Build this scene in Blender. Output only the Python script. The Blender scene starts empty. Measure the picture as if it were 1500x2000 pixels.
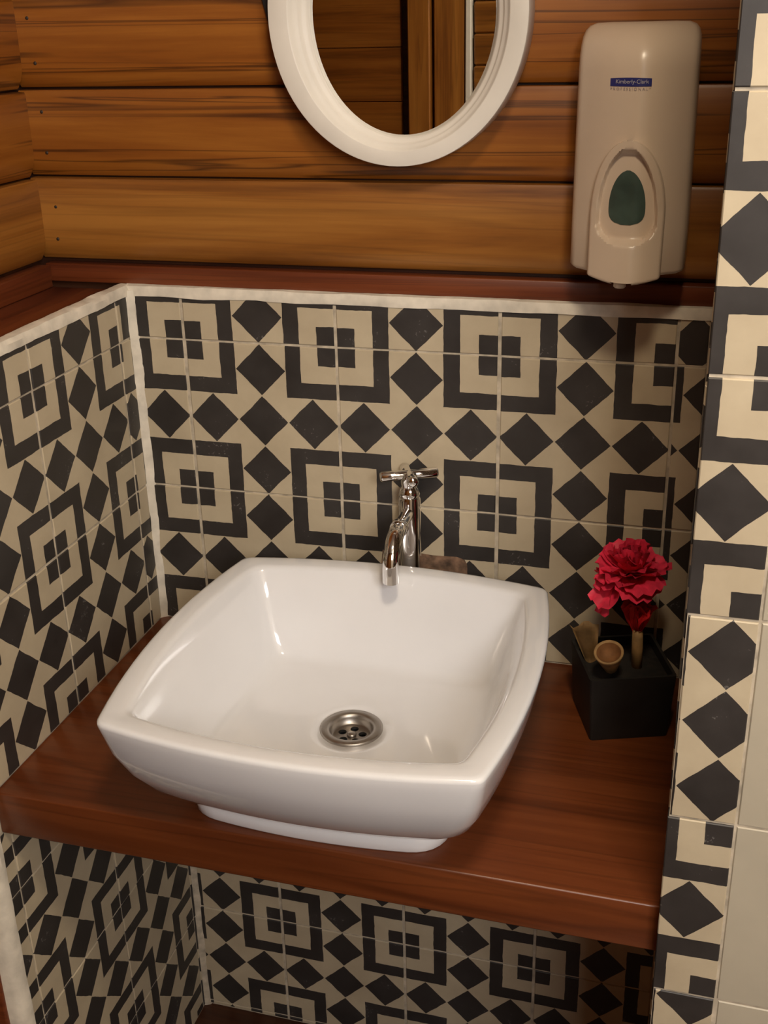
import bpy, bmesh, math, random
from mathutils import Vector, Matrix, noise
random.seed(7)
sc = bpy.context.scene
C = sc.collection
Z0 = 1.14                      # height of the tile datum above the floor
R = math.radians

# ------------------------------------------------------------------ camera
cd = bpy.data.cameras.new('camera'); cam = bpy.data.objects.new('camera', cd); C.objects.link(cam)
cam.location = (0.6463, -1.3122, 0.3740 + Z0)
cam.rotation_euler = (R(66.745), R(1.337), R(15.858))
cd.sensor_fit = 'VERTICAL'; cd.sensor_height = 24; cd.sensor_width = 18
cd.lens = 2262.8 / 2000 * 24; cd.clip_start = 0.01
sc.camera = cam
# ------------------------------------------------------------------ world, lights, exposure
w = bpy.data.worlds.new('world'); sc.world = w; w.use_nodes = True
w.node_tree.nodes['Background'].inputs[0].default_value = (0.75, 0.87, 1.0, 1)
w.node_tree.nodes['Background'].inputs[1].default_value = 1.0
def area(name, loc, target, sx, sy, power, col):
    l = bpy.data.lights.new(name, 'AREA'); l.shape = 'RECTANGLE'; l.size = sx; l.size_y = sy
    l.energy = power; l.color = col
    o = bpy.data.objects.new(name, l); C.objects.link(o)
    o.location = (loc[0], loc[1], loc[2] + Z0)
    d = Vector(target) - Vector(loc); o.rotation_euler = d.to_track_quat('-Z', 'Y').to_euler()
    return o
WX0, WX1, WZ0, WZ1 = 0.95, 1.75, 0.45, 1.15      # window opening in the wall behind the camera
YF = -2.0
area('window_front_offscreen', ((WX0+WX1)/2, YF-0.13, (WZ0+WZ1)/2), ((WX0+WX1)/2-0.7, 0, (WZ0+WZ1)/2-0.75), WX1-WX0, WZ1-WZ0, 38, (1.0, 0.96, 0.92))
area('ceiling_lamp_offscreen', (0.70, -1.10, 1.195), (0.70, -1.10, 0), 0.22, 0.22, 12.0, (1.0, 0.84, 0.62))
sc.view_settings.view_transform = 'Standard'; sc.view_settings.look = 'None'
sc.view_settings.gamma = 1.0; sc.view_settings.use_curve_mapping = False
sc.view_settings.exposure = 0.10

# ------------------------------------------------------------------ helpers
WORLD = {}
def link(name, data, mat=None, parent=None, loc=(0, 0, 0), rot=None):
    """loc is in datum coordinates; children get it relative to their parent."""
    o = bpy.data.objects.new(name, data); C.objects.link(o)
    t = Vector((loc[0], loc[1], loc[2] + Z0)); WORLD[o.name] = t
    if parent is not None:
        o.parent = parent; o.location = t - WORLD[parent.name]
    else:
        o.location = t
    if rot: o.rotation_euler = rot
    if mat is not None and data is not None and len(data.materials) == 0: data.materials.append(mat)
    return o
def tag(o, label=None, cat=None, group=None, kind=None):
    if label: o['label'] = label
    if cat: o['category'] = cat
    if group: o['group'] = group
    if kind: o['kind'] = kind
    return o
def thing(name, loc, label, cat, group=None):
    return tag(link(name, None, None, None, loc), label, cat, group)
def struct(name, mesh, mat, parent=None, loc=(0, 0, 0), rot=None, label=None, cat=None):
    o = link(name, mesh, mat, parent, loc, rot)
    if parent is None: tag(o, label, cat, kind='structure')
    return o
def from_bm(bm, name, smooth=False):
    bmesh.ops.recalc_face_normals(bm, faces=bm.faces)
    me = bpy.data.meshes.new(name); bm.to_mesh(me); bm.free()
    if smooth:
        for p in me.polygons: p.use_smooth = True
    return me
def add_box(bm, lo, hi, bevel=0.0, seg=1):
    vs = [bm.verts.new((x, y, z)) for x in (lo[0], hi[0]) for y in (lo[1], hi[1]) for z in (lo[2], hi[2])]
    fs = [bm.faces.new([vs[i] for i in q]) for q in ((0,1,3,2),(4,6,7,5),(0,4,5,1),(2,3,7,6),(0,2,6,4),(1,5,7,3))]
    if bevel:
        es = list({e for f in fs for e in f.edges})
        bmesh.ops.bevel(bm, geom=es, offset=bevel, segments=seg, affect='EDGES', profile=0.5)
def box(name, lo, hi, bevel=0.0, seg=1):
    bm = bmesh.new(); add_box(bm, lo, hi, bevel, seg); return from_bm(bm, name, seg > 1)
def loft(rings, name, close_ring=True, cap0=False, cap1=False, smooth=True):
    bm = bmesh.new(); rv = [[bm.verts.new(p) for p in r] for r in rings]; n = len(rv[0])
    for a, b in zip(rv, rv[1:]):
        for i in range(n if close_ring else n-1):
            bm.faces.new((a[i], a[(i+1) % n], b[(i+1) % n], b[i]))
    if cap0: bm.faces.new(rv[0])
    if cap1: bm.faces.new(rv[-1])
    return from_bm(bm, name, smooth)
def lathe(prof, name, c=(0, 0, 0), n=32, axis=None, smooth=True, cap0=True, cap1=True):
    """prof: list of (radius, height) along axis"""
    q = Vector((0, 0, 1)).rotation_difference(Vector(axis)) if axis is not None else None
    rings = []
    for r, h in prof:
        ring = []
        for i in range(n):
            a = 2*math.pi*i/n; v = Vector((r*math.cos(a), r*math.sin(a), h))
            if q: v = q @ v
            ring.append(v + Vector(c))
        rings.append(ring)
    return loft(rings, name, True, cap0, cap1, smooth)
def tube(path, rad, name, n=16, caps=True):
    P = [Vector(p) for p in path]; rings = []; up = Vector((1, 0, 0.01))
    for i, p in enumerate(P):
        t = (P[min(i+1, len(P)-1)] - P[max(i-1, 0)]).normalized()
        s = (up - t*up.dot(t)).normalized(); b = t.cross(s)
        r = rad[i] if isinstance(rad, (list, tuple)) else rad
        rings.append([p + r*(math.cos(2*math.pi*k/n)*s + math.sin(2*math.pi*k/n)*b) for k in range(n)])
    return loft(rings, name, True, caps, caps)
def autosmooth(me, ang=35):
    bm = bmesh.new(); bm.from_mesh(me)
    for e in bm.edges:
        if len(e.link_faces) == 2 and e.calc_face_angle(0) > R(ang): e.smooth = False
    bm.to_mesh(me); bm.free()
    for p in me.polygons: p.use_smooth = True
    return me

# ------------------------------------------------------------------ materials
class NT:
    def __init__(s, name):
        s.m = bpy.data.materials.new(name); s.m.use_nodes = True; s.t = s.m.node_tree
        s.b = s.t.nodes['Principled BSDF']; s.L = s.t.links.new
    def n(s, typ, **k):
        o = s.t.nodes.new(typ)
        for a, v in k.items(): setattr(o, a, v)
        return o
    def math(s, op, a, b=None, c=None, clamp=False):
        o = s.n('ShaderNodeMath', operation=op, use_clamp=clamp)
        for i, v in enumerate((a, b, c)):
            if v is None: continue
            if isinstance(v, (int, float)): o.inputs[i].default_value = v
            else: s.L(v, o.inputs[i])
        return o.outputs[0]
    def mix(s, f, a, b, mode='MIX'):
        o = s.n('ShaderNodeMix', data_type='RGBA', blend_type=mode)
        for i, v in ((0, f), (6, a), (7, b)):
            if isinstance(v, (int, float)): o.inputs[i].default_value = v
            elif isinstance(v, tuple): o.inputs[i].default_value = (*v, 1)
            else: s.L(v, o.inputs[i])
        return o.outputs[2]
    def ramp(s, f, stops):
        o = s.n('ShaderNodeValToRGB'); cr = o.color_ramp
        while len(cr.elements) < len(stops): cr.elements.new(0.5)
        for e, (p, c) in zip(cr.elements, stops): e.position = p; e.color = (*c, 1)
        s.L(f, o.inputs[0]); return o.outputs[0]
    def noise(s, vec, scale, detail=3, rough=0.5, dist=0.0):
        o = s.n('ShaderNodeTexNoise'); o.inputs['Scale'].default_value = scale
        o.inputs['Detail'].default_value = detail; o.inputs['Roughness'].default_value = rough
        o.inputs['Distortion'].default_value = dist
        s.L(vec, o.inputs['Vector']); return o
    def bump(s, h, strength, dist=0.001):
        o = s.n('ShaderNodeBump'); o.inputs['Strength'].default_value = strength
        o.inputs['Distance'].default_value = dist; s.L(h, o.inputs['Height']); s.L(o.outputs[0], s.b.inputs['Normal'])
    def col(s, v):
        if isinstance(v, tuple): s.b.inputs['Base Color'].default_value = (*v, 1)
        else: s.L(v, s.b.inputs['Base Color'])
    def set(s, **k):
        for a, v in k.items(): s.b.inputs[a.replace('_', ' ')].default_value = v
def objvec(nt, offset=True):
    tc = nt.n('ShaderNodeTexCoord').outputs['Object']
    if not offset: return tc
    oi = nt.n('ShaderNodeObjectInfo').outputs['Random']
    cb = nt.n('ShaderNodeCombineXYZ')
    nt.L(nt.math('MULTIPLY', oi, 37.0), cb.inputs[0]); nt.L(nt.math('MULTIPLY', oi, 91.0), cb.inputs[1]); nt.L(nt.math('MULTIPLY', oi, 53.0), cb.inputs[2])
    a = nt.n('ShaderNodeVectorMath', operation='ADD'); nt.L(tc, a.inputs[0]); nt.L(cb.outputs[0], a.inputs[1])
    return a.outputs[0]
def plain(name, col, rough=0.5, var=0.08, scale=30.0, bump=0.0, **k):
    nt = NT(name); v = objvec(nt, False); n = nt.noise(v, scale, 4)
    c2 = tuple(max(0, x*(1-var*2)) for x in col); c1 = tuple(min(1, x*(1+var)) for x in col)
    nt.col(nt.ramp(n.outputs[0], [(0.3, c2), (0.7, c1)])); nt.set(Roughness=rough, **k)
    if bump: nt.bump(n.outputs[0], bump)
    return nt.m
def wood(name, dark, mid, light, axis, rough=0.35, grain=1.0, tint=False, spec=0.5):
    """grain runs along axis (0 = x, 1 = y, 2 = z)"""
    nt = NT(name); v = objvec(nt)
    mp = nt.n('ShaderNodeMapping'); s = [26.0*grain]*3; s[axis] = 1.5*grain
    mp.inputs['Scale'].default_value = s; nt.L(v, mp.inputs[0])
    n1 = nt.noise(mp.outputs[0], 1.0, 5, 0.62, 0.6)
    mp2 = nt.n('ShaderNodeMapping'); s2 = [150.0*grain]*3; s2[axis] = 5.0*grain
    mp2.inputs['Scale'].default_value = s2; nt.L(v, mp2.inputs[0])
    n2 = nt.noise(mp2.outputs[0], 1.0, 3, 0.6)
    f = nt.math('ADD', nt.math('MULTIPLY', n1.outputs[0], 0.78), nt.math('MULTIPLY', n2.outputs[0], 0.22))
    c = nt.ramp(f, [(0.30, dark), (0.47, mid), (0.66, light)])
    # thin dark streaks of the growth rings
    mp3 = nt.n('ShaderNodeMapping'); s3 = [44.0*grain]*3; s3[axis] = 0.9*grain
    mp3.inputs['Scale'].default_value = s3; nt.L(v, mp3.inputs[0])
    n3 = nt.noise(mp3.outputs[0], 1.0, 2, 0.5, 1.2)
    st = nt.math('SUBTRACT', 1.0, nt.math('MULTIPLY', nt.math('ABSOLUTE', nt.math('SUBTRACT', n3.outputs[0], 0.44)), 26.0), clamp=True)
    c = nt.mix(nt.math('MULTIPLY', st, nt.n('ShaderNodeObjectInfo').outputs['Alpha'] if tint else 0.30), c, tuple(x*0.35 for x in dark))
    if tint:
        c = nt.mix(1.0, c, nt.n('ShaderNodeObjectInfo').outputs['Color'], 'MULTIPLY')
    nt.col(c); nt.set(Roughness=rough); nt.b.inputs['Specular IOR Level'].default_value = spec
    nt.bump(f, 0.25, 0.0008)
    return nt.m
def tile_pattern(name):
    """black and cream encaustic cement tile; UV counts thirds of a tile"""
    nt = NT(name)
    uv = nt.n('ShaderNodeTexCoord').outputs['UV']
    v = objvec(nt)
    nz = nt.noise(v, 55.0, 2); wob = nt.n('ShaderNodeVectorMath', operation='SCALE'); wob.inputs['Scale'].default_value = 0.035
    sub = nt.n('ShaderNodeVectorMath', operation='SUBTRACT'); nt.L(nz.outputs['Color'], sub.inputs[0]); sub.inputs[1].default_value = (0.5, 0.5, 0.5)
    nt.L(sub.outputs[0], wob.inputs[0])
    ad = nt.n('ShaderNodeVectorMath', operation='ADD'); nt.L(uv, ad.inputs[0]); nt.L(wob.outputs[0], ad.inputs[1])
    sp = nt.n('ShaderNodeSeparateXYZ'); nt.L(ad.outputs[0], sp.inputs[0]); u, w_ = sp.outputs[0], sp.outputs[1]
    M = nt.math
    du = M('MINIMUM', u, M('SUBTRACT', 3.0, u)); dv = M('MINIMUM', w_, M('SUBTRACT', 3.0, w_))
    m = M('MAXIMUM', du, dv)
    corner = M('LESS_THAN', m, 1.0)
    sq = M('ADD', M('LESS_THAN', m, 0.365), M('GREATER_THAN', m, 0.70), clamp=True)
    fu = M('ABSOLUTE', M('SUBTRACT', M('FRACT', M('ADD', u, 3.0)), 0.5)); fv = M('ABSOLUTE', M('SUBTRACT', M('FRACT', M('ADD', w_, 3.0)), 0.5))
    dia = M('LESS_THAN', M('ADD', fu, fv), 0.49)
    black = M('ADD', M('MULTIPLY', corner, sq), M('MULTIPLY', M('SUBTRACT', 1.0, corner), dia), clamp=True)
    n2 = nt.noise(v, 18.0, 5, 0.6); n3 = nt.noise(v, 260.0, 3, 0.7)
    cream = nt.ramp(n2.outputs[0], [(0.3, (0.47, 0.385, 0.265)), (0.7, (0.55, 0.46, 0.32))])
    blk = nt.ramp(n2.outputs[0], [(0.3, (0.027, 0.023, 0.021)), (0.7, (0.043, 0.037, 0.034))])
    scuff = M('MULTIPLY', M('GREATER_THAN', M('MULTIPLY', n3.outputs[0], n2.outputs[0]), 0.40), 0.35)
    blk = nt.mix(scuff, blk, (0.3, 0.28, 0.26))
    nt.col(nt.mix(black, cream, blk))
    nt.set(Roughness=0.42); nt.L(nt.math('ADD', 0.34, nt.math('MULTIPLY', n2.outputs[0], 0.22)), nt.b.inputs['Roughness'])
    nt.bump(n3.outputs[0], 0.08, 0.0004)
    return nt.m
M_TILE = tile_pattern('patterned_cement_tile')
M_PLAIN_TILE = plain('plain_cream_tile', (0.47, 0.415, 0.32), 0.4, 0.04, 12.0, 0.05)
M_GROUT = plain('cream_grout', (0.54, 0.46, 0.35), 0.9, 0.18, 60.0, 0.5)
M_PLASTER = plain('white_plaster', (0.72, 0.65, 0.54), 0.8, 0.10, 45.0, 0.5)
M_BOARD = wood('amber_board_wood', (0.11, 0.030, 0.0035), (0.25, 0.080, 0.0090), (0.36, 0.135, 0.020), 0, 0.42, 0.85, True)
M_RED = wood('red_brown_wood', (0.055, 0.010, 0.003), (0.125, 0.026, 0.007), (0.19, 0.048, 0.013), 0, 0.42)
M_RED_Y = wood('red_brown_wood_lengthwise', (0.055, 0.010, 0.003), (0.125, 0.026, 0.007), (0.19, 0.048, 0.013), 1, 0.42)
M_COUNTER = wood('varnished_counter_wood', (0.070, 0.016, 0.004), (0.122, 0.029, 0.007), (0.175, 0.047, 0.012), 0, 0.34, 0.7)
M_POST = wood('upright_amber_wood', (0.20, 0.065, 0.009), (0.33, 0.125, 0.018), (0.43, 0.18, 0.032), 2, 0.45)
M_DARKWOOD = wood('dark_floor_wood', (0.02, 0.006, 0.003), (0.055, 0.017, 0.007), (0.09, 0.03, 0.012), 0, 0.4)
M_CERAMIC = NT('white_glazed_ceramic'); M_CERAMIC.col((0.80, 0.76, 0.72)); M_CERAMIC.set(Roughness=0.12, Coat_Weight=0.6, Coat_Roughness=0.04)
_v = objvec(M_CERAMIC, False); _n = M_CERAMIC.noise(_v, 9.0, 3); M_CERAMIC.col(M_CERAMIC.ramp(_n.outputs[0], [(0.3, (0.78, 0.775, 0.79)), (0.7, (0.81, 0.805, 0.82))])); M_CERAMIC = M_CERAMIC.m
def metal(name, col, rough):
    nt = NT(name); n = nt.noise(objvec(nt, False), 140.0, 3)
    nt.col(col); nt.set(Metallic=1.0); nt.L(nt.math('ADD', rough, nt.math('MULTIPLY', n.outputs[0], rough*0.6)), nt.b.inputs['Roughness']); return nt.m
M_CHROME = metal('polished_chrome', (0.78, 0.76, 0.75), 0.05)
M_STEEL = metal('brushed_steel', (0.40, 0.365, 0.33), 0.30)
M_MIRROR = metal('mirror_silver', (0.88, 0.88, 0.86), 0.004)
M_FRAME = plain('white_painted_frame', (0.72, 0.66, 0.58), 0.45, 0.03, 20.0)
M_PLASTIC = plain('ivory_plastic', (0.64, 0.51, 0.39), 0.28, 0.02, 10.0)
M_TEAL = plain('dark_teal_window', (0.055, 0.085, 0.07), 0.25, 0.15, 40.0)
M_BLUE = plain('blue_label', (0.025, 0.03, 0.16), 0.4, 0.05)
M_LETTER = plain('pale_lettering', (0.45, 0.43, 0.46), 0.5, 0.02)
M_LETTER_G = plain('grey_blue_lettering', (0.30, 0.24, 0.25), 0.5, 0.02)
M_POT = plain('black_pot', (0.011, 0.010, 0.009), 0.55, 0.2)
M_SOIL = plain('dark_potting_soil', (0.012, 0.008, 0.005), 0.95, 0.4, 90.0, 0.8)
M_PETAL = plain('crimson_petal', (0.85, 0.030, 0.085), 0.6, 0.22, 60.0)
M_PETAL2 = plain('deep_red_petal', (0.60, 0.014, 0.018), 0.6, 0.22, 60.0)
M_TAN = plain('dried_tan_husk', (0.34, 0.20, 0.075), 0.7, 0.18, 70.0, 0.4)
M_TAN_IN = plain('dried_brown_inside', (0.20, 0.085, 0.025), 0.8, 0.2, 70.0, 0.4)
M_WIRE = plain('thin_dark_wire', (0.05, 0.035, 0.02), 0.5)
M_BLACK = plain('black_leather', (0.010, 0.008, 0.009), 0.6)
M_BRICK = plain('rough_brown_mortar', (0.20, 0.115, 0.07), 0.95, 0.35, 80.0, 0.9)
M_WHITE = plain('white_paint', (0.85, 0.84, 0.80), 0.5, 0.03)
M_CEIL = plain('white_ceiling', (0.62, 0.55, 0.46), 0.8, 0.04)
M_NAIL = plain('dark_nail', (0.03, 0.018, 0.012), 0.6)
_g = NT('window_glass'); _tr = _g.n('ShaderNodeBsdfTransparent'); _gl = _g.n('ShaderNodeBsdfGlossy'); _gl.inputs['Roughness'].default_value = 0.02
_mx = _g.n('ShaderNodeMixShader'); _mx.inputs[0].default_value = 0.06; _g.L(_tr.outputs[0], _mx.inputs[1]); _g.L(_gl.outputs[0], _mx.inputs[2])
_g.L(_mx.outputs[0], _g.t.nodes['Material Output'].inputs[0]); M_GLASS = _g.m
_e = NT('lamp_glow'); _e.col((0.9, 0.85, 0.75)); _e.b.inputs['Emission Color'].default_value = (1, 0.84, 0.62, 1); _e.b.inputs['Emission Strength'].default_value = 4.0; M_GLOW = _e.m

# ------------------------------------------------------------------ the room
T = 0.203
XL, XP, YP = -0.072, 0.6445, -0.438      # left tile face, right alcove wall, face of the pillar
ZC = -0.406                              # counter top
XW = -0.186                              # left board face
CEIL = 1.26; FL = -Z0; ROOM_L, ROOM_R = -1.25, 1.9
floor = struct('floor', box('floor', (ROOM_L, YF, FL-0.05), (ROOM_R, 0.12, FL)), M_DARKWOOD, label='dark brown wooden floor')
struct('ceiling', box('ceiling', (ROOM_L, YF-0.1, CEIL), (ROOM_R, 0.12, CEIL+0.05)), M_CEIL, label='plain pale ceiling')
# back wall of the alcove: masonry below, timber above
wall_back = struct('wall_back', box('wall_back', (XW-0.05, 0.0015, FL), (XP+0.02, 0.12, 0.052)), M_GROUT, label='tiled back wall of the washbasin alcove')
wall_back_wood = struct('wall_back_timber', box('wall_back_timber', (XW-0.05, 0.030, 0.052), (XP+0.02, 0.12, CEIL)), M_DARKWOOD, label='amber timber boarding above the tiled back wall')
wall_left = struct('wall_left', box('wall_left', (-0.20, -0.436, FL), (XL-0.0015, 0.0015, 0.052)), M_GROUT, label='tiled half wall on the left of the washbasin')
wall_left_wood = struct('wall_left_timber', box('wall_left_timber', (XW-0.07, -0.45, 0.052), (XW-0.02, 0.12, CEIL)), M_DARKWOOD, label='amber timber boarding above the left half wall')
wall_right = struct('wall_right', box('wall_right', (XP+0.0015, YP+0.0015, FL), (XP+0.13, 0.12, CEIL)), M_GROUT, label='partition on the right of the washbasin with patterned tile edge')
wall_outer = struct('wall_right_outer', box('wall_right_outer', (XP+0.13, YP+0.0015, FL), (ROOM_R, 0.12, CEIL)), M_GROUT, label='plain cream tiled wall beyond the patterned tile strip')
struct('wall_back_outer', box('wall_back_outer', (ROOM_L, -0.44, FL), (-0.256, 0.12, CEIL)), M_DARKWOOD, label='dark timber wall outside the alcove')
struct('wall_far_left', box('wall_far_left', (ROOM_L-0.1, YF, FL), (ROOM_L, -0.44, CEIL)), M_BOARD, label='timber side wall of the room')
struct('wall_far_right', box('wall_far_right', (ROOM_R, YF, FL), (ROOM_R+0.1, YP, CEIL)), M_CEIL, label='pale side wall of the room')

# ---- tiles
_tm = {}
def tile_mesh(wd, ht, u0, v0, poly=None, mat=M_TILE, su=3.0/T, th=0.012, ch=0.0009):
    key = (round(wd, 4), round(ht, 4), round(u0, 3), round(v0, 3), mat.name, round(su, 3))
    if poly is None and key in _tm: return _tm[key]
    pts = poly or [(0, 0), (wd, 0), (wd, ht), (0, ht)]
    n = len(pts); V = []; F = []
    def inset(i, d):
        p, a, b = Vector(pts[i]), Vector(pts[i-1]), Vector(pts[(i+1) % n])
        e1 = (p-a).normalized(); e2 = (b-p).normalized()
        n1 = Vector((-e1.y, e1.x)); n2 = Vector((-e2.y, e2.x)); k = n1+n2
        return p + k*(d/max(0.3, k.dot(n1)))
    for p in pts: V.append((p[0], p[1], -th))
    for p in pts: V.append((p[0], p[1], -ch))
    for i in range(n): q = inset(i, ch); V.append((q.x, q.y, 0))
    for i in range(n):
        j = (i+1) % n
        F.append((i, j, n+j, n+i)); F.append((n+i, n+j, 2*n+j, 2*n+i))
    F.append(tuple(range(2*n, 3*n)))
    me = bpy.data.meshes.new('tile'); me.from_pydata(V, [], F)
    uv = me.uv_layers.new(name='UVMap')
    for l in me.loops:
        c = me.vertices[l.vertex_index].co; uv.data[l.index].uv = (u0 + c.x*su, v0 + c.y*su)
    me.materials.append(mat)
    if poly is None: _tm[key] = me
    return me
BACK = (R(90), 0, 0); LEFT = (R(90), 0, R(90)); RIGHT = (R(90), 0, R(-90))
def tile(parent, frame, a0, a1, b0, b1, u0, v0, gh=0.0042, gv=0.0026, mat=M_TILE, poly=None, jit=0.0005, su=3.0/T, plane=None, name='tile'):
    """a/b: extents in the wall plane (a along the wall); gaps gh (vertical joint), gv (bed joint)"""
    wd, ht = a1-a0-gh, b1-b0-gv
    if wd < 0.004 or ht < 0.004: return
    me = tile_mesh(wd, ht, u0 + gh/2*su, v0 + gv/2*su, poly, mat, su)
    A, B, N = a0+gh/2, b0+gv/2, random.uniform(-jit, jit)
    if frame is BACK: loc = (A, (0 if plane is None else plane)-N, B)
    elif frame is LEFT: loc = ((XL if plane is None else plane)+N, A, B)
    else: loc = ((XP if plane is None else plane)-N, -A, B)
    rx = random.uniform(-0.003, 0.003)
    return link(name, me, mat, parent, loc, (frame[0], rx, frame[2]))
ZT = 0.055
rows = [(0.0, ZT, 0.0), (-T, 0.0, 0.0), (-2*T, -T, 0.0)]
xs = [XL+0.003, 0.0, T, 2*T, 3*T]
for z0, z1, v0 in rows:
    for k in range(4):
        a0, a1 = xs[k], xs[k+1]
        u0 = 0.0 if k else 3.0 - (a1-a0)*3/T
        poly = None
        if k == 2 and z0 == -2*T:      # the tile behind the tap is broken away at its foot
            W_, H_ = T-0.0042, T-0.0026
            poly = [(0, 0), (0.045, 0), (0.043, 0.06), (0.052, 0.136), (0.085, 0.138), (0.118, 0.135), (0.150, 0.136), (0.160, 0.133), (0.163, 0.126), (0.164, 0.05), (0.168, 0), (W_, 0), (W_, H_), (0, H_)]
        tile(wall_back, BACK, a0, a1, z0, z1, u0, v0, poly=poly)
    # cut slivers beside the partition
    tile(wall_back, BACK, 3*T, XP-0.001, z0, z1, 1.2 if z1 > 0.01 else 0.86, v0 + (0.12 if z1 > 0.01 else 0), gh=0.003)
link('mortar_patch', box('mortar_patch', (0.245, 0.0004, -0.405), (0.374, 0.004, -0.263)), M_BRICK, wall_back)
# below the counter
TL = 0.199; cx0 = 0.0745; rz0 = -0.932
zl = [(-0.733+0.001, -0.462, 0.0)] + [(rz0 - (k+1)*TL, rz0 - k*TL, 0.0) for k in range(-1, 1)] + [(FL+0.001, rz0-TL, 3.0-(rz0-TL-FL-0.001)*3/TL)]
zl[0] = (rz0+TL, -0.462, 0.0)
xb = [(XL+0.003, cx0-TL+0.0, None)] if cx0-TL > XL+0.006 else []
cols = [(XL+0.003, cx0, 3.0-(cx0-XL-0.003)*3/TL)] + [(cx0+k*TL, cx0+(k+1)*TL, 0.0) for k in range(2)] + [(cx0+2*TL, XP-0.001, 0.0)]
for a0, a1, u0 in cols:
    for z0, z1, v0 in zl:
        if z1-z0 > TL+0.002:
            n_ = math.ceil((z1-z0)/TL)
            for q in range(n_): tile(wall_back, BACK, a0, a1, z0+q*TL, min(z1, z0+(q+1)*TL), u0, 0.0, su=3/TL)
        else:
            tile(wall_back, BACK, a0, a1, z0, z1, u0, v0, su=3/TL)
# left half wall (a runs along +y)
yd = -0.034
for z0, z1, v0 in rows:
    tile(wall_left, LEFT, yd, -0.001, z0, z1, 0.55 if z1 > 0.01 else 0.3, v0, gh=0.004)
    for k in range(2):
        tile(wall_left, LEFT, yd-(k+1)*T, yd-k*T, z0, z1, 0.0, v0)
yl = [(-0.010, -0.001, 2.2), (-0.010-TL, -0.010, 0.0), (-0.010-2*TL, -0.010-TL, 0.0), (-0.434, -0.010-2*TL, 3.0-(0.434-0.010-2*TL)*3/TL)]
zL = [(-0.552, -0.462, 0.0)] + [(-0.552-(k+1)*TL, -0.552-k*TL, 0.0) for k in range(2)] + [(FL+0.001, -0.552-2*TL, 3.0-(Z0-0.001-0.552-2*TL)*3/TL)]
for a0, a1, u0 in yl:
    for z0, z1, v0 in zL: tile(wall_left, LEFT, a0, a1, z0, z1, u0, v0, gh=0.003, su=3/TL)
# inner face of the partition (hidden edge-on from here)
for k in range(3):
    a0, a1 = 0.001+k*T, min(0.001+(k+1)*T, 0.424)
    for j in range(-4, 7):
        z0, z1 = j*T, (j+1)*T
        if z1 <= ZC-0.05 or z0 >= ZC-0.005: tile(wall_right, RIGHT, a0, a1, z0, min(z1, CEIL), 0.0, 0.0)
        elif z0 < ZC: tile(wall_right, RIGHT, a0, a1, z0, ZC-0.06, 0.0, 0.0)
# front edge of the partition: a strip about a third of a tile wide
zs = [0.3214 + k*T for k in range(5, -5, -1)]
XS = 0.7030
strip_u = {0: 2.13, 1: 0.95}
for i, z1 in enumerate(zs):
    z0 = zs[i+1] if i+1 < len(zs) else FL+0.001
    if z0 > CEIL: continue
    z1 = min(z1, CEIL)
    col = 0
    if abs(z1-(0.3214-2*T)) < 0.01 or abs(z1-(0.3214-4*T)) < 0.01: col = 1
    x0 = XP-0.0005 if not col else XP+0.0012
    u0 = 3.0-(XS-x0)*3/T if col == 0 else 0.96
    tile(wall_right, BACK, x0, XS, z0, z1, u0, 0.0, gh=0.0022, plane=YP)
    for q in range(2):
        tile(wall_outer, BACK, XS+q*T, XS+(q+1)*T, z0, z1, 0, 0, gh=0.0028, plane=YP, mat=M_PLAIN_TILE)
tile(wall_right, BACK, XP-0.0012, XP+0.0042, zs[7]+0.06, zs[7]+0.195, 0.72, 0.0, gh=0.0005, plane=YP+0.004)

# ---- plaster beads along the tile tops and in the corner
def bead(name, pts, prof, mat, parent, amp=0.0018, seg=60, axis=0):
    """irregular strip: prof = closed list of (p, q) offsets in the two other axes"""
    a, b = Vector(pts[0]), Vector(pts[1]); rings = []
    o1, o2 = [(1, 2), (0, 2), (0, 1)][axis]
    for i in range(seg+1):
        c = a.lerp(b, i/seg); ring = []
        for k, (p, q) in enumerate(prof):
            v = c.copy(); s = c[axis]
            v[o1] += p + amp*(noise.noise(Vector((s*22, k*2.3, 1.0)))+0.35*noise.noise(Vector((s*90, k*3.3, 4.0)))) ; v[o2] += q + amp*(noise.noise(Vector((s*16, k*2.1, 9.0)))+0.35*noise.noise(Vector((s*80, k*3.1, 2.0))))
            ring.append(v)
        rings.append(ring)
    return link(name, autosmooth(loft(rings, name, True, True, True), 40), mat, parent)
bead('plaster_bead', [(XL-0.004, 0, ZT), (XP, 0, ZT)], [(-0.0012, -0.0015), (-0.0016, 0.006), (0.0, 0.0115), (0.012, 0.0125), (0.012, -0.001)], M_PLASTER, wall_back, 0.0016)
bead('plaster_bead', [(XL, 0.006, ZT), (XL, -0.432, ZT)], [(0.0012, -0.0015), (0.0014, 0.007), (-0.001, 0.0118), (-0.012, 0.0130), (-0.020, 0.009), (-0.020, -0.003)], M_PLASTER, wall_left, 0.0018, axis=1)
bead('plaster_bead', [(XL, 0, ZC-0.0), (XL, 0, ZT+0.006)], [(-0.001, 0.001), (-0.001, -0.0065), (0.0032, -0.0042), (0.0075, -0.0012), (0.0105, 0.001)], M_PLASTER, wall_back, 0.0022, axis=2)
bead('plaster_bead', [(XL, 0, FL), (XL, 0, -0.462)], [(-0.001, 0.001), (-0.001, -0.006), (0.003, -0.004), (0.007, -0.0012), (0.009, 0.001)], M_GROUT, wall_back, 0.0018, axis=2)
bead('plaster_nosing', [(XL, -0.434, FL), (XL, -0.434, 0.055)], [(0.0008, 0.006), (0.0012, -0.002), (-0.003, -0.009), (-0.010, -0.013), (-0.026, -0.014), (-0.030, 0.006)], M_PLASTER, wall_left, 0.0014, axis=2)
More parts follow.
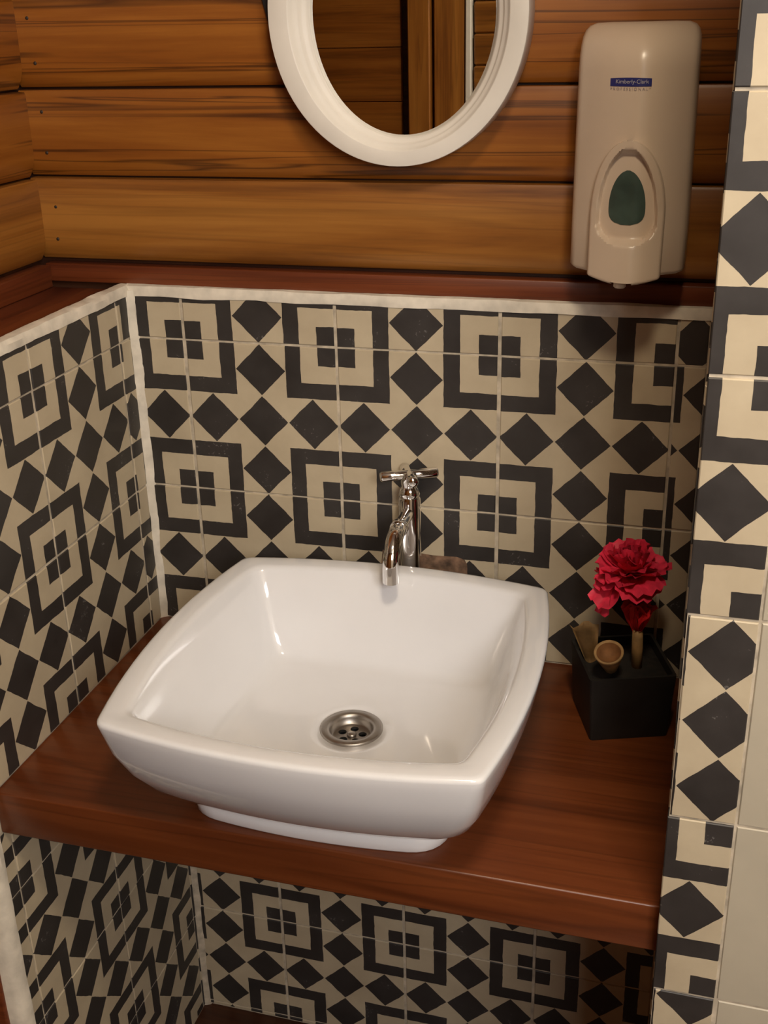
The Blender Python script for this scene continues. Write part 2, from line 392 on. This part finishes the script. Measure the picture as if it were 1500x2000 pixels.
link('end_panel', box('end_panel', (-0.235, -0.452, FL), (XL-0.020, -0.437, 0.053), 0.003, 2), M_RED, wall_left)

# ---- timber boards
BH = 0.1035; Zb = 0.0925
def board_mesh(L, ht=BH):
    prof = [(-0.020, 0.0022), (-0.0100, 0.0026), (-0.0078, 0.0050), (-0.0052, 0.0095), (-0.0028, 0.0150), (-0.0010, 0.0205), (0.0, 0.027), (0.0006, ht*0.6), (0.0, ht-0.004), (-0.0016, ht-0.0008), (-0.006, ht-0.0004), (-0.020, ht-0.0004)]
    rings = [[(x, -d, z) for d, z in prof] for x in (0.0, L)]
    return autosmooth(loft(rings, 'board', True, True, True), 30)
nb = 12
bm_b = board_mesh(XP-XW+0.012); bm_l = board_mesh(0.46)
tints = [(1.00, 1.10, 1.30, 0.22), (0.90, 0.84, 0.70, 0.75), (0.95, 0.88, 0.74, 0.8), (0.95, 0.90, 0.75, 0.6)]
nails = {0: (0.028, 0.068), 1: (0.030, 0.078), 2: (0.03, 0.08)}
for k in range(nb):
    z0 = Zb + k*BH
    if z0 + BH > CEIL+0.05: break
    o = link('board', bm_b, M_BOARD, wall_back_wood, (XW-0.010, 0.010, z0)); o.color = (tints[k] if k < 4 else random.choice(tints[1:]))
    for dz in nails.get(k, (0.03, 0.075)):
        link('nail', lathe([(0.0022, 0), (0.0020, 0.0006), (0.0, 0.0007)], 'nail', (0, 0, 0), 10, (0, -1, 0), cap1=False), M_NAIL, o, (XW+0.019+random.uniform(-.003, .003), 0.0098, z0+dz))
    o = link('board', bm_l, M_BOARD, wall_left_wood, (XW, -0.45, z0-0.002), (0, 0, R(90))); o.color = (tints[k] if k < 4 else random.choice(tints[1:]))
link('bottom_board', box('bottom_board', (XW-0.004, 0.008, 0.0665), (XP, 0.030, Zb-0.003), 0.0015, 2), M_RED, wall_back_wood)
link('bottom_board', box('bottom_board', (XW-0.02, -0.45, 0.0585), (XW+0.004, 0.008, Zb-0.005), 0.002, 2), M_RED_Y, wall_left_wood)
link('ledge_board', box('ledge_board', (XW-0.02, -0.45, 0.045), (XL-0.012, 0.012, 0.0585), 0.002, 2), M_RED_Y, wall_left_wood)

# ---- the wall behind the camera, as the mirror sees it
wall_front = struct('wall_front', box('wall_front', (ROOM_L, YF-0.1, FL), (WX0, YF-0.021, CEIL)), M_DARKWOOD, label='timber wall facing the washbasin, seen in the mirror')
bm = bmesh.new(); add_box(bm, (WX1, YF-0.1, FL), (ROOM_R, YF-0.021, CEIL)); add_box(bm, (WX0, YF-0.1, FL), (WX1, YF-0.021, WZ0)); add_box(bm, (WX0, YF-0.1, WZ1), (WX1, YF-0.021, CEIL))
link('wall_around_window', from_bm(bm, 'wall_around_window'), M_CEIL, wall_front)
fm = box('plank', (0, -0.020, 0.0008), (1.0, 0, 0.1402), 0.0012)
for k in range(17):
    z0 = FL + 0.02 + k*0.141
    if z0+0.14 > CEIL: break
    o = link('plank', fm, M_BOARD, wall_front, (-1.245, YF, z0)); o.color = (1.0, 1.0, 1.0, 0.25)
link('post', box('post', (-0.218, YF-0.02, FL), (-0.156, YF+0.03, CEIL), 0.003), M_POST, wall_front)
link('post', box('post', (-0.148, YF-0.02, FL), (-0.064, YF+0.015, CEIL), 0.003), M_POST, wall_front)
link('daylight_gap_strip', box('daylight_gap_strip', (-0.060, YF-0.02, FL), (-0.045, YF+0.02, CEIL), 0.002), M_WHITE, wall_front)  # daylight through a door gap, painted as a white strip
sm = box('slat', (0, -0.020, 0.001), (0.74, 0, 0.079), 0.004)
for k in range(30):
    z0 = FL + 0.02 + k*0.08
    if z0+0.08 > CEIL: break
    o = link('slat', sm, M_BOARD, wall_front, (-0.040, YF, z0), (R(-6), 0, 0)); o.color = (1.0, 1.15, 1.3, 0.3)
win = tag(link('window_1', None, None, None, ((WX0+WX1)/2, YF-0.06, WZ0)), 'white framed window behind the camera', None, None, 'structure')
bm = bmesh.new()
for lo, hi in (((WX0, YF-0.09, WZ0), (WX0+0.035, YF-0.02, WZ1)), ((WX1-0.035, YF-0.09, WZ0), (WX1, YF-0.02, WZ1)), ((WX0, YF-0.09, WZ0), (WX1, YF-0.02, WZ0+0.035)), ((WX0, YF-0.09, WZ1-0.035), (WX1, YF-0.02, WZ1)), (((WX0+WX1)/2-0.012, YF-0.08, WZ0), ((WX0+WX1)/2+0.012, YF-0.03, WZ1))): add_box(bm, lo, hi)
link('window_frame', from_bm(bm, 'window_frame'), M_WHITE, win)
link('pane', box('pane', (WX0+0.03, YF-0.058, WZ0+0.03), (WX1-0.03, YF-0.054, WZ1-0.03)), M_GLASS, win)
for lx, ly, txt in ((0.70, -1.10, 'round opal ceiling lamp in front of the washbasin alcove'),):
    lamp = thing('ceiling_lamp', (lx, ly, CEIL), txt, 'lamp')
    link('lamp_base', lathe([(0.15, 0.0), (0.15, -0.02), (0.14, -0.025)], 'lamp_base', (lx, ly, CEIL), 40), M_WHITE, lamp)
    link('lamp_shade_offscreen', lathe([(0.138, -0.024), (0.13, -0.040), (0.10, -0.052), (0.05, -0.058), (0.0, -0.06)], 'lamp_shade', (lx, ly, CEIL), 40, cap0=False, cap1=False), M_GLOW, lamp)

# ------------------------------------------------------------------ counter
ct = link('counter_slab', box('counter_slab', (XL-0.002, -0.4215, ZC-0.055), (XP+0.0015, 0.0015, ZC), 0.0022, 2), M_COUNTER)
tag(ct, 'thick reddish brown wooden counter slab carrying the washbasin', 'counter')

# ------------------------------------------------------------------ washbasin
SX, SY = 0.290, -0.276
def bowed(a, b, s, r, z, nside=14, ncor=6, cx=SX, cy=SY):
    cs = [(-a, -b), (a, -b), (a, b), (-a, b)]; pts = []
    for k in range(4):
        p, q = Vector(cs[k]), Vector(cs[(k+1) % 4]); L = (q-p).length; d = (q-p)/L; nrm = Vector((d.y, -d.x))
        t0 = r/L
        def side(t): return p + d*(L*t) + nrm*(s*(1-(2*t-1)**2))
        for i in range(nside+1):
            pts.append(side(t0 + (1-2*t0)*i/nside))
        e = side(1-t0); pn, qn = q, Vector(cs[(k+2) % 4]); d2 = (qn-pn).normalized(); n2 = Vector((d2.y, -d2.x)); L2 = (qn-pn).length
        f = pn + d2*(L2*(r/L2)) + n2*(s*(1-(2*r/L2-1)**2))
        for i in range(1, ncor):
            t = i/ncor; pts.append((1-t)**2*e + 2*t*(1-t)*q*1.0 + t*t*f)
    return [(cx+p.x, cy+p.y, ZC+z) for p in pts]
H = 0.150
prof = [(0.1345, 0.012, 0.030, 0.000), (0.1355, 0.012, 0.030, 0.002), (0.1365, 0.012, 0.030, 0.019), (0.1340, 0.012, 0.030, 0.0205), (0.1365, 0.012, 0.030, 0.0222),
        (0.1455, 0.014, 0.028, 0.0275), (0.1565, 0.016, 0.026, 0.0370), (0.168, 0.018, 0.022, 0.054), (0.179, 0.0195, 0.018, 0.080), (0.187, 0.021, 0.014, 0.110), (0.1915, 0.022, 0.011, 0.135), (0.1932, 0.022, 0.010, 0.1445),
        (0.1930, 0.022, 0.010, 0.1478), (0.1912, 0.022, 0.010, 0.1496), (0.188, 0.022, 0.010, 0.1502), (0.174, 0.0205, 0.011, 0.1498), (0.1705, 0.020, 0.012, 0.1485), (0.1675, 0.0195, 0.014, 0.1450),
        (0.158, 0.016, 0.016, 0.110), (0.148, 0.012, 0.018, 0.072), (0.141, 0.008, 0.022, 0.050), (0.136, 0.006, 0.026, 0.0425), (0.128, 0.005, 0.030, 0.0385), (0.118, 0.004, 0.034, 0.0370), (0.070, 0.006, 0.034, 0.0345)]
foot_cut = [0.0105]*5 + [0.0125, 0.0125, 0.009, 0.004] + [0.0]*len(prof)      # the foot is less deep than it is wide
rings = [bowed(a, a*1.005 - d, s, r, z) for (a, s, r, z), d in zip(prof, foot_cut)]
# run the floor of the bowl into the round waste opening
DX, DY = 0.289, -0.254
n = len(rings[0]); last = rings[-1]
for rad, z in ((0.050, 0.0335), (0.035, 0.0325), (0.0335, 0.028)):
    ring = []
    for p in last:
        a = math.atan2(p[1]-SY, p[0]-SX); ring.append((DX+rad*math.cos(a), DY+rad*math.sin(a), ZC+z))
    rings.append(ring)
basin = thing('washbasin', (SX, SY, ZC), 'white ceramic square vessel washbasin with bowed sides on wooden counter', 'washbasin')
link('bowl', loft(rings, 'bowl', True, True, False), M_CERAMIC, basin)
# waste fitting
zc = ZC+0.0335
drain = link('drain', lathe([(0.036, -0.004), (0.036, 0.0012), (0.0345, 0.0024), (0.028, 0.0022), (0.0255, 0.0012), (0.0245, -0.002), (0.0232, -0.0085), (0.0215, -0.0092)], 'drain', (DX, DY, zc), 48, cap0=False, cap1=False), M_STEEL, basin)
bm = bmesh.new(); edges = []
def circle(cx, cy, r, n, z):
    vs = [bm.verts.new((cx+r*math.cos(2*math.pi*i/n), cy+r*math.sin(2*math.pi*i/n), z)) for i in range(n)]
    return [bm.edges.new((vs[i], vs[(i+1) % n])) for i in range(n)]
edges += circle(DX, DY, 0.0215, 48, zc-0.0092)
hole_at = [(DX+0.0125*math.cos(2*math.pi*k/5+0.35), DY+0.0125*math.sin(2*math.pi*k/5+0.35)) for k in range(5)]
for hx, hy in hole_at: edges += circle(hx, hy, 0.0048, 16, zc-0.0092)
bmesh.ops.triangle_fill(bm, use_beauty=True, use_dissolve=False, edges=edges)
for f in list(bm.faces):
    c = f.calc_center_median()
    if any((c.x-hx)**2+(c.y-hy)**2 < 0.0044**2 for hx, hy in hole_at): bm.faces.remove(f)
link('strainer', from_bm(bm, 'strainer'), M_STEEL, drain)
for hx, hy in hole_at:
    link('drain_hole', lathe([(0.0048, -0.0092), (0.0048, -0.0125)], 'drain_hole', (hx, hy, zc), 16, cap0=False, cap1=False), M_STEEL, drain)
link('waste_pipe', lathe([(0.0215, -0.0094), (0.0215, -0.031), (0.0, -0.031)], 'waste_pipe', (DX, DY, zc), 32, cap0=False, cap1=False), M_POT, drain)
link('drain_screw', lathe([(0.0055, -0.009), (0.0055, -0.0072), (0.004, -0.0062), (0, -0.006)], 'drain_screw', (DX, DY, zc), 20, cap1=False), M_STEEL, drain)

# ------------------------------------------------------------------ tap
FX, FY = 0.3005, -0.026
tap = thing('tap', (FX, FY, ZC), 'polished chrome pillar tap with cross handle behind the washbasin', 'tap')
link('body', autosmooth(lathe([(0.019, 0.0), (0.019, 0.006), (0.0155, 0.010), (0.0138, 0.014), (0.0138, 0.226), (0.0130, 0.229), (0.0115, 0.230)], 'body', (FX, FY, ZC), 36), 40), M_CHROME, tap)
sp = [(FX, FY-0.004, -0.1960), (FX, FY-0.030, -0.1975), (FX, FY-0.052, -0.1990)]
for i in range(1, 11):
    a = R(94*i/10); sp.append((FX, FY-0.052-0.040*math.sin(a), -0.1990-0.040*(1-math.cos(a))))
sp.append((FX, sp[-1][1], sp[-1][2]-0.010))
rad = [0.0078, 0.0078, 0.0082] + [0.0100]*11
spout = link('spout', autosmooth(tube(sp[:3]+[(FX, FY-0.0525, -0.1991)]+sp[3:], [0.0080, 0.0080, 0.0080, 0.0100]+[0.0100]*11, 'spout', 20), 50), M_CHROME, tap)
link('spout_collar', autosmooth(lathe([(0.0108, -0.004), (0.0112, -0.003), (0.0112, 0.003), (0.0108, 0.004)], 'spout_collar', (FX, FY-0.050, -0.1989), 24, (0, -1, -0.05)), 40), M_CHROME, spout)
hz = -0.1485
link('stem', autosmooth(lathe([(0.0125, 0.0), (0.0135, 0.004), (0.0115, 0.010), (0.0095, 0.013), (0.0105, 0.018), (0.0110, 0.026), (0.0095, 0.0315), (0.004, 0.0325)], 'stem', (FX, FY, ZC+0.2295), 28), 40), M_CHROME, tap)
hd = link('handle', tube([(FX-0.0325, FY-0.0155, hz), (FX-0.0305, FY-0.0145, hz), (FX-0.011, FY-0.005, hz), (FX+0.011, FY+0.005, hz), (FX+0.0305, FY+0.0145, hz), (FX+0.0325, FY+0.0155, hz)], [0.0052, 0.0068, 0.0060, 0.0060, 0.0068, 0.0052], 'handle', 16), M_CHROME, tap)
def tube_up(path, rad, name, n=16):
    P = [Vector(p) for p in path]; rings = []
    for i, p in enumerate(P):
        t = (P[min(i+1, len(P)-1)]-P[max(i-1, 0)]).normalized(); s = Vector((0, 0, 1)); b = t.cross(s)
        rings.append([p + rad[i]*(math.cos(2*math.pi*k/n)*s + math.sin(2*math.pi*k/n)*b) for k in range(n)])
    return loft(rings, name, True, True, True)
hd.data = tube_up([(FX-0.0325, FY-0.0155, hz), (FX-0.0305, FY-0.0145, hz), (FX-0.011, FY-0.005, hz), (FX+0.011, FY+0.005, hz), (FX+0.0305, FY+0.0145, hz), (FX+0.0325, FY+0.0155, hz)], [0.0052, 0.0068, 0.0060, 0.0060, 0.0068, 0.0052], 'handle'); hd.data.materials.append(M_CHROME)
link('handle_bar', tube_up([(FX+0.0125, FY-0.0260, hz), (FX+0.0115, FY-0.0240, hz), (FX+0.005, FY-0.0105, hz), (FX-0.005, FY+0.0100, hz), (FX-0.0108, FY+0.0205, hz), (FX-0.0116, FY+0.0220, hz)], [0.0052, 0.0068, 0.0060, 0.0060, 0.0068, 0.0052], 'handle_bar'), M_CHROME, hd)

# ------------------------------------------------------------------ mirror
MX, MZ = 0.293, 0.375
mir = thing('mirror', (MX, 0.008, MZ-0.157), 'oval mirror in a thick white painted frame on the boarded wall', 'mirror')
fo, fi = (0.1435, 0.157), (0.105, 0.1275)
def ell(t, y, n=96):
    a = fo[0]+(fi[0]-fo[0])*t; b = fo[1]+(fi[1]-fo[1])*t; cx = MX+0.003*t
    return [(cx+a*math.cos(2*math.pi*i/n), y, MZ+b*math.sin(2*math.pi*i/n)) for i in range(n)]
fp = [(0.03, 0.009), (0.0, 0.007), (0.0, -0.0250), (0.006, -0.0270), (0.02, -0.0282), (0.05, -0.0285), (0.54, -0.0290), (0.56, -0.0287), (0.585, -0.0275), (0.63, -0.0245), (0.70, -0.0215), (0.76, -0.0205), (0.78, -0.0195), (0.80, -0.0170), (0.86, -0.0150), (0.93, -0.0140), (0.96, -0.0130), (1.0, -0.0100), (1.0, -0.0050)]
link('frame', autosmooth(loft([ell(t, y) for t, y in fp], 'frame'), 50), M_FRAME, mir)
g = [ell(0.93, -0.0030), ell(0.93, -0.0058), ell(0.99, -0.0062), ell(1.09, -0.0078)]
link('glass', autosmooth(loft(g, 'glass', True, True, True), 3), M_MIRROR, mir)
link('backing', loft([ell(0.05, 0.0098), ell(0.05, -0.002)], 'backing', True, True, True), M_DARKWOOD, mir)
strap = bmesh.new()
sv = [(0.1700, 0.3300), (0.1465, 0.3300), (0.1290, 0.4020), (0.1300, 0.4120), (0.1480, 0.4400), (0.1640, 0.4200)]
f0 = [strap.verts.new((x, 0.0090, z)) for x, z in sv]; f1 = [strap.verts.new((x, 0.0050, z)) for x, z in sv]
strap.faces.new(f0); strap.faces.new(f1[::-1])
for i in range(6): strap.faces.new((f0[i], f0[(i+1) % 6], f1[(i+1) % 6], f1[i]))
link('hanging_strap', from_bm(strap, 'hanging_strap'), M_BLACK, mir)

# ------------------------------------------------------------------ soap dispenser
DCX, DHW, DB = 0.5500, 0.0605, 0.0100
disp = thing('soap_dispenser', (DCX, DB, 0.108), 'ivory plastic wall soap dispenser with blue label and push lever', 'soap dispenser')
def dface(x, z):
    """front surface of the dispenser cover at x, z"""
    s = min(1.0, abs(x-DCX-0.006)/(DHW+0.004))
    d = 0.052 + 0.042*(1-s**1.6)
    if z > 0.318: d -= 0.030*min(1.0, (z-0.318)/0.042)**2.2
    return DB - d
def dring(z, k=1.0, inset=0.0, n=40):
    hw = DHW*k - inset; pts = [(DCX-hw, DB, z)]
    for i in range(n+1):
        x = DCX - hw + 2*hw*i/n; y = dface(x, z) + inset
        if i in (0, n): y += 0.004
        pts.append((x, min(y, DB-0.004), z))
    pts.append((DCX+hw, DB, z)); return pts
rs = []
for z, k, ins in ((0.1160, 0.985, 0.004), (0.1175, 0.99, 0.0015), (0.1205, 1.0, 0.0), (0.16, 1.0, 0.0), (0.22, 0.995, 0.0), (0.28, 0.988, 0.0), (0.318, 0.982, 0.0), (0.330, 0.98, 0.0), (0.340, 0.975, 0.0), (0.348, 0.968, 0.0003), (0.354, 0.955, 0.0015), (0.358, 0.94, 0.004), (0.3605, 0.915, 0.009), (0.3610, 0.86, 0.02)):
    rs.append(dring(z, k, ins))
link('cover', autosmooth(loft(rs, 'cover', True, True, True), 45), M_PLASTIC, disp)
def dlow(x, z): return dface(x, min(z, 0.30))
LX = 0.5500
def lever_hw(z):
    if z < 0.178: return 0.0385 - 0.0008*(0.178-z)/0.07
    t = (z-0.178)/0.0750; return 0.0385*max(0.0, 1-t**2.0)**0.50
def dish_hw(z):
    if z < 0.150 or z > 0.246: return 0.0
    if z < 0.172: return 0.0318*max(0, 1-((0.172-z)/0.022)**2)**0.42
    return 0.0318*max(0.0, 1-((z-0.172)/0.074)**2)**0.52
def win_hw(z):
    if z < 0.1695 or z > 0.2240: return 0.0
    if z < 0.186: return 0.0188*max(0, 1-((0.186-z)/0.0165)**3)**0.40
    return 0.0188*max(0.0, 1-((z-0.186)/0.038)**2)**0.55
def lever_y(x, z, s=0.0):
    y = dlow(x, z) - 0.0100
    y -= 0.010*max(0.0, min(1.0, (0.185-z)/0.08))
    hw = dish_hw(z)
    if hw > 0:
        e = min(1.0, max(0.0, (hw-abs(x-LX))/0.0038)); e = min(e, max(0, (z-0.150)/0.006), max(0, (0.246-z)/0.007)); e = e*e*(3-2*e); y += 0.0085*e + 0.010*e*max(0.0, min(1.0, (0.185-z)/0.08))
    return y
rows_ = [0.1145, 0.1155, 0.117] + [0.119+0.002*i for i in range(66)] + [0.2512, 0.2522, 0.2528]
bm = bmesh.new(); grid = []
for z in rows_:
    hw = max(0.0012, lever_hw(z)); k = 1.0
    rr = 0.0 if z > 0.1165 else (0.004 if z < 0.115 else 0.0015)
    row = [bm.verts.new((LX-hw+rr, DB-0.030, z))]
    for i in range(49):
        s = -1+2*i/48; s = math.copysign(abs(s)**0.85, s); x = LX+s*(hw-rr); y = lever_y(x, z) + rr
        if abs(s) > 0.985: y += 0.0030
        zz = z
        if z < 0.120: zz = z - 0.004*max(0, 1-(s/0.95)**2) + (0.0040 if abs(s) < 0.27 and z < 0.116 else 0)
        row.append(bm.verts.new((x, y, zz)))
    row.append(bm.verts.new((LX+hw-rr, DB-0.030, z))); grid.append(row)
for a, b in zip(grid, grid[1:]):
    for i in range(len(a)-1): bm.faces.new((a[i], a[i+1], b[i+1], b[i]))
bm.faces.new(grid[0])
lever = link('push_lever', autosmooth(from_bm(bm, 'push_lever'), 50), M_PLASTIC, disp)
bm = bmesh.new(); grid = []
for j in range(29):
    z = 0.1697 + (0.2238-0.1697)*j/28; hw = max(0.001, win_hw(z)); row = []
    for i in range(15):
        x = LX + hw*(-1+2*i/14); row.append(bm.verts.new((x, lever_y(x, z) - 0.0006, z)))
    grid.append(row)
for a, b in zip(grid, grid[1:]):
    for i in range(14): bm.faces.new((a[i], a[i+1], b[i+1], b[i]))
tag(link('level_window', from_bm(bm, 'level_window', True), M_TEAL, lever), 'dark teal rounded window')
link('nozzle', lathe([(0.0065, 0.012), (0.0065, 0.0015), (0.0050, 0.0), (0.0, 0.0)], 'nozzle', (LX-0.002, lever_y(LX, 0.120)+0.012, 0.1060), 20, cap1=False), M_PLASTIC, disp)
# label and lettering wrapped on the cover
def patch(name, x0, x1, z0, z1, off, nx=16, nz=3, arch=0.0):
    bm = bmesh.new(); G = []
    for j in range(nz+1):
        G.append([bm.verts.new((x0+(x1-x0)*i/nx, dface(x0+(x1-x0)*i/nx, 0.25)-off, z0+(z1-z0)*j/nz + arch*(1-(2*i/nx-1)**2)*j/nz)) for i in range(nx+1)])
    for a, b in zip(G, G[1:]):
        for i in range(nx): bm.faces.new((a[i], a[i+1], b[i+1], b[i]))
    return from_bm(bm, name, True)
label = tag(link('label', patch('label', 0.5262, 0.5672, 0.3030, 0.3103, 0.0004, arch=0.0010), M_BLUE, disp), 'blue maker label with pale lettering')
def lettering(txt, xc, zc_, width, mat, parent, off):
    cu = bpy.data.curves.new('lettering', 'FONT'); cu.body = txt; cu.align_x = 'CENTER'; cu.align_y = 'CENTER'; cu.size = 0.01
    to = bpy.data.objects.new('tmp_text', cu); C.objects.link(to); bpy.context.view_layer.update()
    me = bpy.data.meshes.new_from_object(to.evaluated_get(bpy.context.evaluated_depsgraph_get())); bpy.data.objects.remove(to)
    xs_ = [v.co.x for v in me.vertices]; ys_ = [v.co.y for v in me.vertices]; k = width/(max(xs_)-min(xs_)); yc = (max(ys_)+min(ys_))/2; xm = (max(xs_)+min(xs_))/2
    for v in me.vertices:
        x = xc+(v.co.x-xm)*k; z = zc_+(v.co.y-yc)*k; v.co = (x, dface(x, 0.25)-off, z)
    me.materials.clear(); me.name = 'lettering'
    return link('lettering', me, mat, parent)
lettering('Kimberly-Clark', 0.5483, 0.3071, 0.0325, M_LETTER, label, 0.0009)
lettering('P R O F E S S I O N A L *', 0.5467, 0.3008, 0.0400, M_LETTER_G, label, 0.0006)

# ------------------------------------------------------------------ flower pot and its contents
PX, PY, PR = 0.577, -0.106, R(20)
def psq(h, z, r=0.004, n=4):
    pts = []
    for sx, sy, a0 in ((1, 1, 0), (-1, 1, 90), (-1, -1, 180), (1, -1, 270)):
        for i in range(n+1):
            a = R(a0+90*i/n); x = sx*(h-r)+r*math.cos(a); y = sy*(h-r)+r*math.sin(a)
            pts.append((PX+x*math.cos(PR)-y*math.sin(PR), PY+x*math.sin(PR)+y*math.cos(PR), ZC+z))
    return pts
pot = thing('flower_pot', (PX, PY, ZC), 'square tapered black flower pot on the counter beside the washbasin', 'flower pot')
link('pot_body', autosmooth(loft([psq(0.0455, 0.0), psq(0.046, 0.002), psq(0.0500, 0.080), psq(0.0500, 0.083), psq(0.0465, 0.083), psq(0.0460, 0.070)], 'pot_body', True, True, False), 40), M_POT, pot)
link('soil', loft([psq(0.0462, 0.071), psq(0.030, 0.074), psq(0.010, 0.076)], 'soil', True, False, True), M_SOIL, pot)
def petal_mesh(name, L, W, curl, ruff, seed, mat):
    bm = bmesh.new(); G = []; nu, nv = 8, 6
    for j in range(nv+1):
        t = j/nv; row = []
        for i in range(nu+1):
            s = -1+2*i/nu; wd = W*(0.18+0.82*math.sin(math.pi*0.5*min(1, t*1.15))**0.8)
            x = s*wd; l = L*t*(1-0.18*s*s*t) + ruff*0.6*t*t*math.sin(s*7+seed)*L
            up = curl*L*t*t + 0.35*W*s*s*(1-t*0.3) + ruff*L*t*t*math.sin(s*9+seed*2.1)
            row.append(bm.verts.new((x, l, up)))
        G.append(row)
    for a, b in zip(G, G[1:]):
        for i in range(nu): bm.faces.new((a[i], a[i+1], b[i+1], b[i]))
    me = from_bm(bm, name, True); me.materials.append(mat); return me
PM = [petal_mesh('petal', 0.045, 0.0205, c, 0.075, k*1.7, M_PETAL) for k, c in enumerate((-0.25, 0.05, 0.30))]
def bloom(root, c, spec, meshes, sc_=1.0, seed=1):
    rnd = random.Random(seed)
    for count, elev, ln, off in spec:
        for k in range(count):
            a = 2*math.pi*(k+rnd.uniform(-.3, .3))/count + off; e = R(elev + rnd.uniform(-9, 9))
            o = link('petal', meshes[rnd.randrange(len(meshes))], None, root, c)
            o.rotation_euler = (Matrix.Rotation(a, 3, 'Z') @ Matrix.Rotation(e, 3, 'X') @ Matrix.Rotation(rnd.uniform(-.35, .35), 3, 'Y')).to_euler()
            k_ = ln*sc_*rnd.uniform(0.88, 1.08); o.scale = (k_, k_, k_)
FC = (0.5800, -0.100, -0.2205)
fl = thing('flower', (0.588, -0.084, ZC+0.073), 'large ruffled crimson flower standing above the black pot', 'flower')
bloom(fl, FC, [(9, 2, 1.0, 0.0), (9, 22, 1.0, 0.3), (8, 42, 0.95, 0.1), (6, 62, 0.85, 0.5), (4, 80, 0.75, 0.2)], PM, 1.0, 5)
o = link('petal', PM[0], None, fl, (0.566, -0.112, -0.222)); o.rotation_euler = (Matrix.Rotation(R(118), 3, 'Z') @ Matrix.Rotation(R(-48), 3, 'X')).to_euler(); o.scale = (1.05, 0.95, 1)
o = link('petal', PM[1], None, fl, (0.570, -0.112, -0.222)); o.rotation_euler = (Matrix.Rotation(R(140), 3, 'Z') @ Matrix.Rotation(R(-40), 3, 'X')).to_euler(); o.scale = (1.0, 0.9, 1)
link('calyx', lathe([(0.002, -0.014), (0.006, -0.008), (0.009, 0.0), (0.004, 0.006)], 'calyx', FC, 14), M_PETAL2, fl)
link('stem', tube([(FC[0], FC[1], FC[2]-0.008), (0.586, -0.088, -0.25), (0.590, -0.080, -0.29), (0.588, -0.084, ZC+0.070)], 0.0022, 'stem', 8), M_TAN, fl)
PM2 = [petal_mesh('petal', 0.034, 0.013, c, 0.06, 3+k*1.3, M_PETAL2) for k, c in enumerate((0.25, 0.45))]
fb = thing('flower_bud', (0.594, -0.112, ZC+0.073), 'smaller dark red half-open flower below the large bloom', 'flower')
BC = (0.5925, -0.113, -0.285)
bloom(fb, BC, [(6, 62, 1.0, 0.0), (5, 75, 1.1, 0.4), (4, 84, 1.15, 0.2)], PM2, 1.0, 11)
link('stem', tube([(BC[0], BC[1], BC[2]+0.004), (0.5935, -0.113, -0.305), (0.5945, -0.112, ZC+0.070)], [0.006, 0.0065, 0.006], 'stem', 10), M_TAN, fb)
# dried cup shaped pod leaning over the rim, torn dried husk behind it
ax = Vector((-0.08, -0.42, 0.90)).normalized(); pc = Vector((0.5645, -0.1500, -0.2970))
pod = thing('dried_pod', tuple(pc - ax*0.022), 'tan cup-shaped dried pod leaning on the rim of the pot', 'dried pod')
link('pod_shell', lathe([(0.003, -0.034), (0.007, -0.028), (0.0115, -0.014), (0.0158, 0.0), (0.0170, 0.004), (0.0160, 0.0055), (0.0138, 0.0035)], 'pod_shell', pc, 24, ax, cap1=False), M_TAN, pod)
link('pod_inside', lathe([(0.0138, 0.0035), (0.0110, -0.002), (0.006, -0.006), (0.0, -0.007)], 'pod_inside', pc, 24, ax, cap0=False, cap1=False), M_TAN_IN, pod)
hs = thing('dried_husk', (0.536, -0.110, ZC+0.075), 'torn tan dried husk sticking out of the pot behind the pod', 'dried husk')
bm = bmesh.new(); G = []
for j in range(7):
    t = j/6; row = []
    for i in range(7):
        s = -1+2*i/6; wd = 0.006+0.0115*t
        row.append(bm.verts.new((0.541+0.0-0.010*t+s*wd, -0.112-0.006*t+0.006*s*s, ZC+0.070+0.056*t + 0.005*t*math.sin(s*4+1.0) + (0.004*s if t > .9 else 0))))
    G.append(row)
for a, b in zip(G, G[1:]):
    for i in range(6): bm.faces.new((a[i], a[i+1], b[i+1], b[i]))
bmesh.ops.solidify(bm, geom=bm.faces[:], thickness=0.0012)
link('husk_blade', from_bm(bm, 'husk_blade', True), M_TAN, hs)
